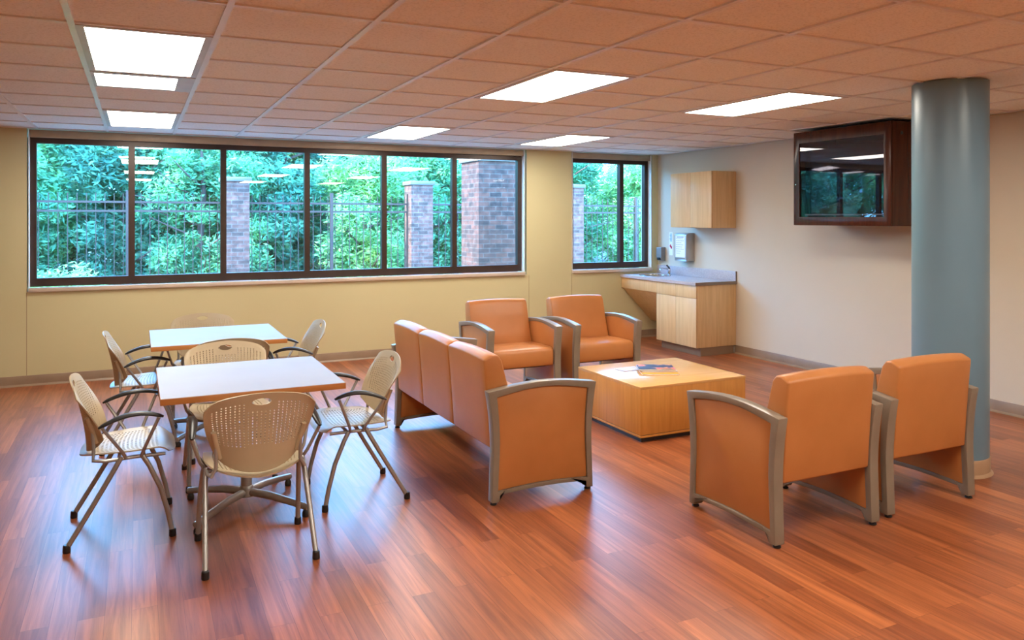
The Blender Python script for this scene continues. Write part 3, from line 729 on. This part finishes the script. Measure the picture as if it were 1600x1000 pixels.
TX0, TX1, TY0, TY1, TZ0, TZ1 = 5.88, RX - 0.001, 4.665, 5.775, 1.545, 2.462
tv = empty('tv_cabinet', ((TX0 + TX1) / 2, (TY0 + TY1) / 2, TZ0)); tag(tv, 'dark mahogany television cabinet with glass front, mounted high on the wall', 'tv cabinet')
ox, oy, oz = -(TX0 + TX1) / 2, -(TY0 + TY1) / 2, -TZ0
def tb(mb, a, b, c, d, e, f): return mb.box(a + ox, b + oy, c + oz, d + ox, e + oy, f + oz)
bd = MB(); t_ = 0.02; D0 = TX0 + 0.022
tb(bd, D0, TY0, TZ0, TX1, TY0 + t_, TZ1); tb(bd, D0, TY1 - t_, TZ0, TX1, TY1, TZ1)
tb(bd, D0, TY0 + t_, TZ0, TX1, TY1 - t_, TZ0 + t_); tb(bd, D0, TY0 + t_, TZ1 - t_, TX1, TY1 - t_, TZ1); tb(bd, TX1 - 0.012, TY0 + t_, TZ0 + t_, TX1, TY1 - t_, TZ1 - t_)
bd.build('cabinet_body', M['mahogany'], tv, smooth=False)
dfy, dfz = 0.07, 0.08
yo0, yo1, zo0, zo1 = TY0 + oy + 0.002, TY1 + oy - 0.002, 0.002, TZ1 + oz - 0.004
dr = MB().ring([(yo0, zo0), (yo1, zo0), (yo1, zo1), (yo0, zo1)], [(yo0 + dfy, zo0 + dfz), (yo1 - dfy, zo0 + dfz), (yo1 - dfy, zo1 - dfz - 0.03), (yo0 + dfy, zo1 - dfz - 0.03)], TX0 + ox, TX0 + ox + 0.021, 'x').build('door', M['mahogany'], tv, bevel=0.003)
MB().box(TX0 + ox + 0.008, yo0 + dfy - 0.005, zo0 + dfz - 0.005, TX0 + ox + 0.013, yo1 - dfy + 0.005, zo1 - dfz - 0.025).build('glass', M['tv_glass'], dr, smooth=False)
lk = MB().lathe([(0.008, 0), (0.008, 0.006), (0.005, 0.009)], 14).build('lock', M['chrome'], dr)
lk.location = (TX0 + ox, yo1 - 0.03, 0.40); lk.rotation_euler = (0, -PI / 2, 0)
MB().box(TX0 + ox + 0.06, yo0 + 0.09, 0.11, TX0 + ox + 0.10, yo1 - 0.09, zo1 - 0.15).build('screen', M['screen'], tv, bevel=0.004)
MB().box(TX0 + ox + 0.055, yo0 + 0.09, 0.095, TX0 + ox + 0.10, yo1 - 0.09, 0.109).build('speaker_strip', M['grey_plastic'], tv, bevel=0.002)
pn = MB().lathe([(0.016, 0), (0.016, 0.002)], 20).build('cable_hole', M['black'], tv)
pn.location = (TX0 + ox + 0.14, TY0 + oy + 0.0, TZ1 + oz - 0.10); pn.rotation_euler = (PI / 2, 0, 0)

# ------------------------------------------------------------------ outside: ground, fence, pillars, brick pier, planting
gm = MB(); xs = [-14 + k * 1.0 for k in range(43)]; ys = [WY + TH] + [9.5 + k * 1.0 for k in range(34)]
def gz(x, y): return -0.35 + max(0, (y - 15.5)) * 0.115 + 0.06 * math.sin(x * 0.9 + y) * (1 if y > 12 else 0)
vs = [(x, y, gz(x, y)) for y in ys for x in xs]; nx = len(xs)
fs = [(j * nx + i, j * nx + i + 1, (j + 1) * nx + i + 1, (j + 1) * nx + i) for j in range(len(ys) - 1) for i in range(nx - 1)]
tag(gm.add(vs, fs).build('ground', M['ground'], recalc=False), kind='structure')

YF = 15.0
pil_x = [-1.90, 1.61, 5.12, 8.63, 12.14]
pl0 = empty('brick_pillar')
MB().box(-0.225, -0.225, -0.6, 0.225, 0.225, 2.28).build('shaft', M['brick_light'], pl0, smooth=False)
MB().box(-0.26, -0.26, 2.28, 0.26, 0.26, 2.36).build('cap', M['stone'], pl0, bevel=0.012)
plab = ['brick fence pillar with stone cap hidden left of the long window', 'brick fence pillar seen through the third pane of the long window', 'brick fence pillar seen through the fifth pane of the long window', 'brick fence pillar seen at the left edge of the small corner window', 'brick fence pillar beyond the small corner window']
for k, x in enumerate(pil_x):
    o = pl0 if k == 0 else copy_tree(pl0); o.location = (x, YF, 0); tag(o, plab[k], 'pillar', 'brick pillars of the fence')
def make_fence():
    root = empty('iron_fence'); h = (3.51 - 0.45) / 2
    for z in (1.88, 1.725, 0.0):
        MB().box(-h, -0.02, z, h, 0.02, z + 0.035).build('rail', M['iron'], root, smooth=False)
    n = 22
    pk0 = None
    for k in range(n):
        x = -h + (k + 0.5) * 2 * h / n
        if pk0 is None:
            pk0 = MB().box(-0.006, -0.006, -0.30, 0.006, 0.006, 2.05).build('picket', M['iron'], root, smooth=False); pk0.location.x = x
        else:
            c = pk0.copy(); COL.objects.link(c); c.parent = root; c.location.x = x
    MB().box(-0.030, -0.030, -0.5, 0.030, 0.030, 2.10).build('post', M['iron'], root, smooth=False)
    for s in (-1, 1):
        MB().box(s * h - 0.025, -0.025, -0.5, s * h + 0.025, 0.025, 2.10).build('post', M['iron'], root, smooth=False)
    return root
fn = make_fence()
flab = ['iron picket fence panel behind the two leftmost window panes', 'iron picket fence panel behind the middle panes of the long window', 'iron picket fence panel partly hidden by the large brick pier', 'iron picket fence panel beyond the small corner window', ]
for k in range(4):
    o = fn if k == 0 else copy_tree(fn); o.location = ((pil_x[k] + pil_x[k + 1]) / 2, YF, 0); tag(o, flab[k], 'fence', 'iron fence panels between the pillars')
pr = empty('brick_pier', (5.17, 11.35, 0)); tag(pr, 'large square brick pier close outside the rightmost pane of the long window', 'brick pier')
MB().box(-0.45, -0.35, -0.5, 0.45, 0.35, 2.50).build('shaft', M['brick'], pr, smooth=False)
MB().box(-0.49, -0.39, 2.50, 0.49, 0.39, 2.60).build('cap', M['stone'], pr, bevel=0.01)

def foliage(rnd, blobs, n, size, name, material, parent, squash=1.0):
    """leaf blades scattered through a set of ellipsoid clumps"""
    vs = []; fs = []
    tot = sum(b[3] ** 2 for b in blobs)
    for (bx, by, bz, br) in blobs:
        for _ in range(int(n * br ** 2 / tot)):
            while True:
                d = Vector((rnd.gauss(0, 1), rnd.gauss(0, 1), rnd.gauss(0, 1)))
                if d.length > 0.01: break
            d.normalize(); r = br * (0.35 + 0.95 * rnd.random())
            p = Vector((bx, by, bz)) + Vector((d.x * r, d.y * r, d.z * r * squash))
            a = Vector((rnd.gauss(0, 1), rnd.gauss(0, 1), rnd.gauss(0, 0.6))).normalized()
            b = a.cross(Vector((rnd.gauss(0, 1), rnd.gauss(0, 1), rnd.gauss(0, 1)))).normalized()
            s = size * (0.6 + 0.8 * rnd.random()); o = len(vs)
            vs += [p - a * s, p + b * s * 0.30, p + a * s, p - b * s * 0.30]; fs.append((o, o + 1, o + 2, o + 3))
    me = bpy.data.meshes.new(name); me.from_pydata([tuple(v) for v in vs], [], fs); me.materials.append(material)
    o = bpy.data.objects.new(name, me); COL.objects.link(o); o.parent = parent; return o
def make_tree(seed, h, w, n, size, lm, label):
    rnd = random.Random(seed); root = empty('tree')
    blobs = []
    for k in range(70):
        t = rnd.random(); z = h * (0.10 + 0.86 * t); rr = w * (0.35 + 0.75 * math.sin(PI * (0.15 + 0.72 * t)) )
        a = rnd.random() * 2 * PI; q = rnd.random() ** 0.5 * rr * 0.8
        blobs.append((q * math.cos(a), q * math.sin(a) * 0.8, z, 0.16 + 0.40 * rnd.random() ** 1.5))
    foliage(rnd, blobs, n, size, 'crown', lm, root, 0.8)
    tk = MB(); tk.tube([(0, 0, -0.6), (0.06, 0.02, h * 0.3), (-0.05, 0.05, h * 0.6), (0.02, 0, h * 0.9)], [0.11, 0.085, 0.06, 0.02], 8)
    for k in range(9):
        z = h * (0.15 + 0.07 * k); a = rnd.random() * 2 * PI; L_ = w * (0.7 + 0.5 * rnd.random())
        tk.tube([(0, 0, z), (L_ * 0.5 * math.cos(a), L_ * 0.5 * math.sin(a), z + 0.22), (L_ * math.cos(a), L_ * math.sin(a), z + 0.3 + 0.4 * rnd.random())], [0.032, 0.02, 0.007], 6)
    tk.build('trunk', M['trunk'], root)
    return root
protos = [make_tree(11, 4.15, 1.5, 30000, 0.070, M['leaf_a'], ''), make_tree(23, 4.1, 1.6, 30000, 0.075, M['leaf_b'], ''), make_tree(37, 3.8, 1.4, 26000, 0.066, M['leaf_c'], '')]
TL = [  # x, y, which, scale, rotation
    (-2.2, 17.6, 0, 1.0, 0.3), (-0.2, 18.4, 1, 1.02, 1.4), (1.2, 17.2, 0, 0.92, 2.9), (3.0, 18.2, 1, 1.0, 4.1), (4.6, 17.0, 2, 0.95, 0.9), (6.4, 18.0, 0, 1.0, 5.2), (8.2, 17.4, 2, 0.98, 2.2),
    (10.2, 18.4, 0, 0.95, 3.4), (12.2, 17.8, 2, 0.95, 1.1), (-3.6, 20.4, 1, 1.1, 2.0), (-1.4, 21.0, 0, 1.1, 4.6), (2.0, 20.8, 0, 1.08, 0.2), (4.0, 21.2, 1, 1.1, 3.0), (6.0, 20.9, 0, 1.08, 1.7), (8.6, 21.0, 1, 1.05, 5.5), (11.6, 21.2, 0, 1.05, 2.6), (14.4, 20.2, 2, 1.0, 0.4), (0.4, 21.4, 1, 1.1, 5.9),
    (-5.0, 18.2, 0, 1.05, 1.0), (-7.0, 17.6, 1, 1.0, 2.6), (-9.2, 18.3, 0, 1.05, 3.7), (-11.6, 17.8, 1, 1.05, 5.0), (-14.0, 18.4, 0, 1.05, 0.6), (-6.2, 20.8, 1, 1.1, 4.4)]
kinds = ['dense mid green tree', 'blue-green broad tree', 'light yellow-green tree']
places = ['front row behind the fence at the far left pane', 'front row behind the fence, between the first and second pane', 'front row behind the left fence pillar', 'front row behind the fourth pane', 'front row behind the fence at the fifth pane', 'front row directly behind the second fence pillar', 'front row hidden partly by the brick pier',
          'front row seen left in the corner window', 'front row seen right in the corner window', 'back row at the far left of the long window', 'back row behind the first pane', 'back row behind the third pane', 'back row behind the fourth pane', 'back row behind the fifth pane', 'back row behind the brick pier', 'back row in the corner window', 'back row at the right edge of the corner window', 'back row behind the second pane',
          'left of the long window, mirrored in the television glass', 'second beyond the left end of the window, mirrored in the television glass', 'third beyond the left end of the window', 'fourth beyond the left end of the window', 'last at the left end of the row', 'back row left of the long window']
used = set()
for k, (x, y, w, s, r) in enumerate(TL):
    if w in used: o = copy_tree(protos[w])
    else: o = protos[w]; used.add(w)
    o.location = (x, y, gz(x, y)); o.rotation_euler = (0, 0, r); o.scale = (s, s, s)
    tag(o, kinds[w] + ', ' + places[k], 'tree', 'trees beyond the fence')
sb = empty('shrub', (-1.05, 13.6, -0.3)); tag(sb, 'low rounded light green shrub at the bottom of the leftmost pane', 'shrub')
rs = random.Random(5)
foliage(rs, [(rs.gauss(0, 0.28), rs.gauss(0, 0.2), 0.35 + 0.12 * k * 0.5, 0.34) for k in range(9)], 9000, 0.045, 'leaves', M['leaf_c'], sb)
MB().tube([(0, 0, -0.2), (0.02, 0, 0.5)], [0.03, 0.015], 8).build('stem', M['trunk'], sb)
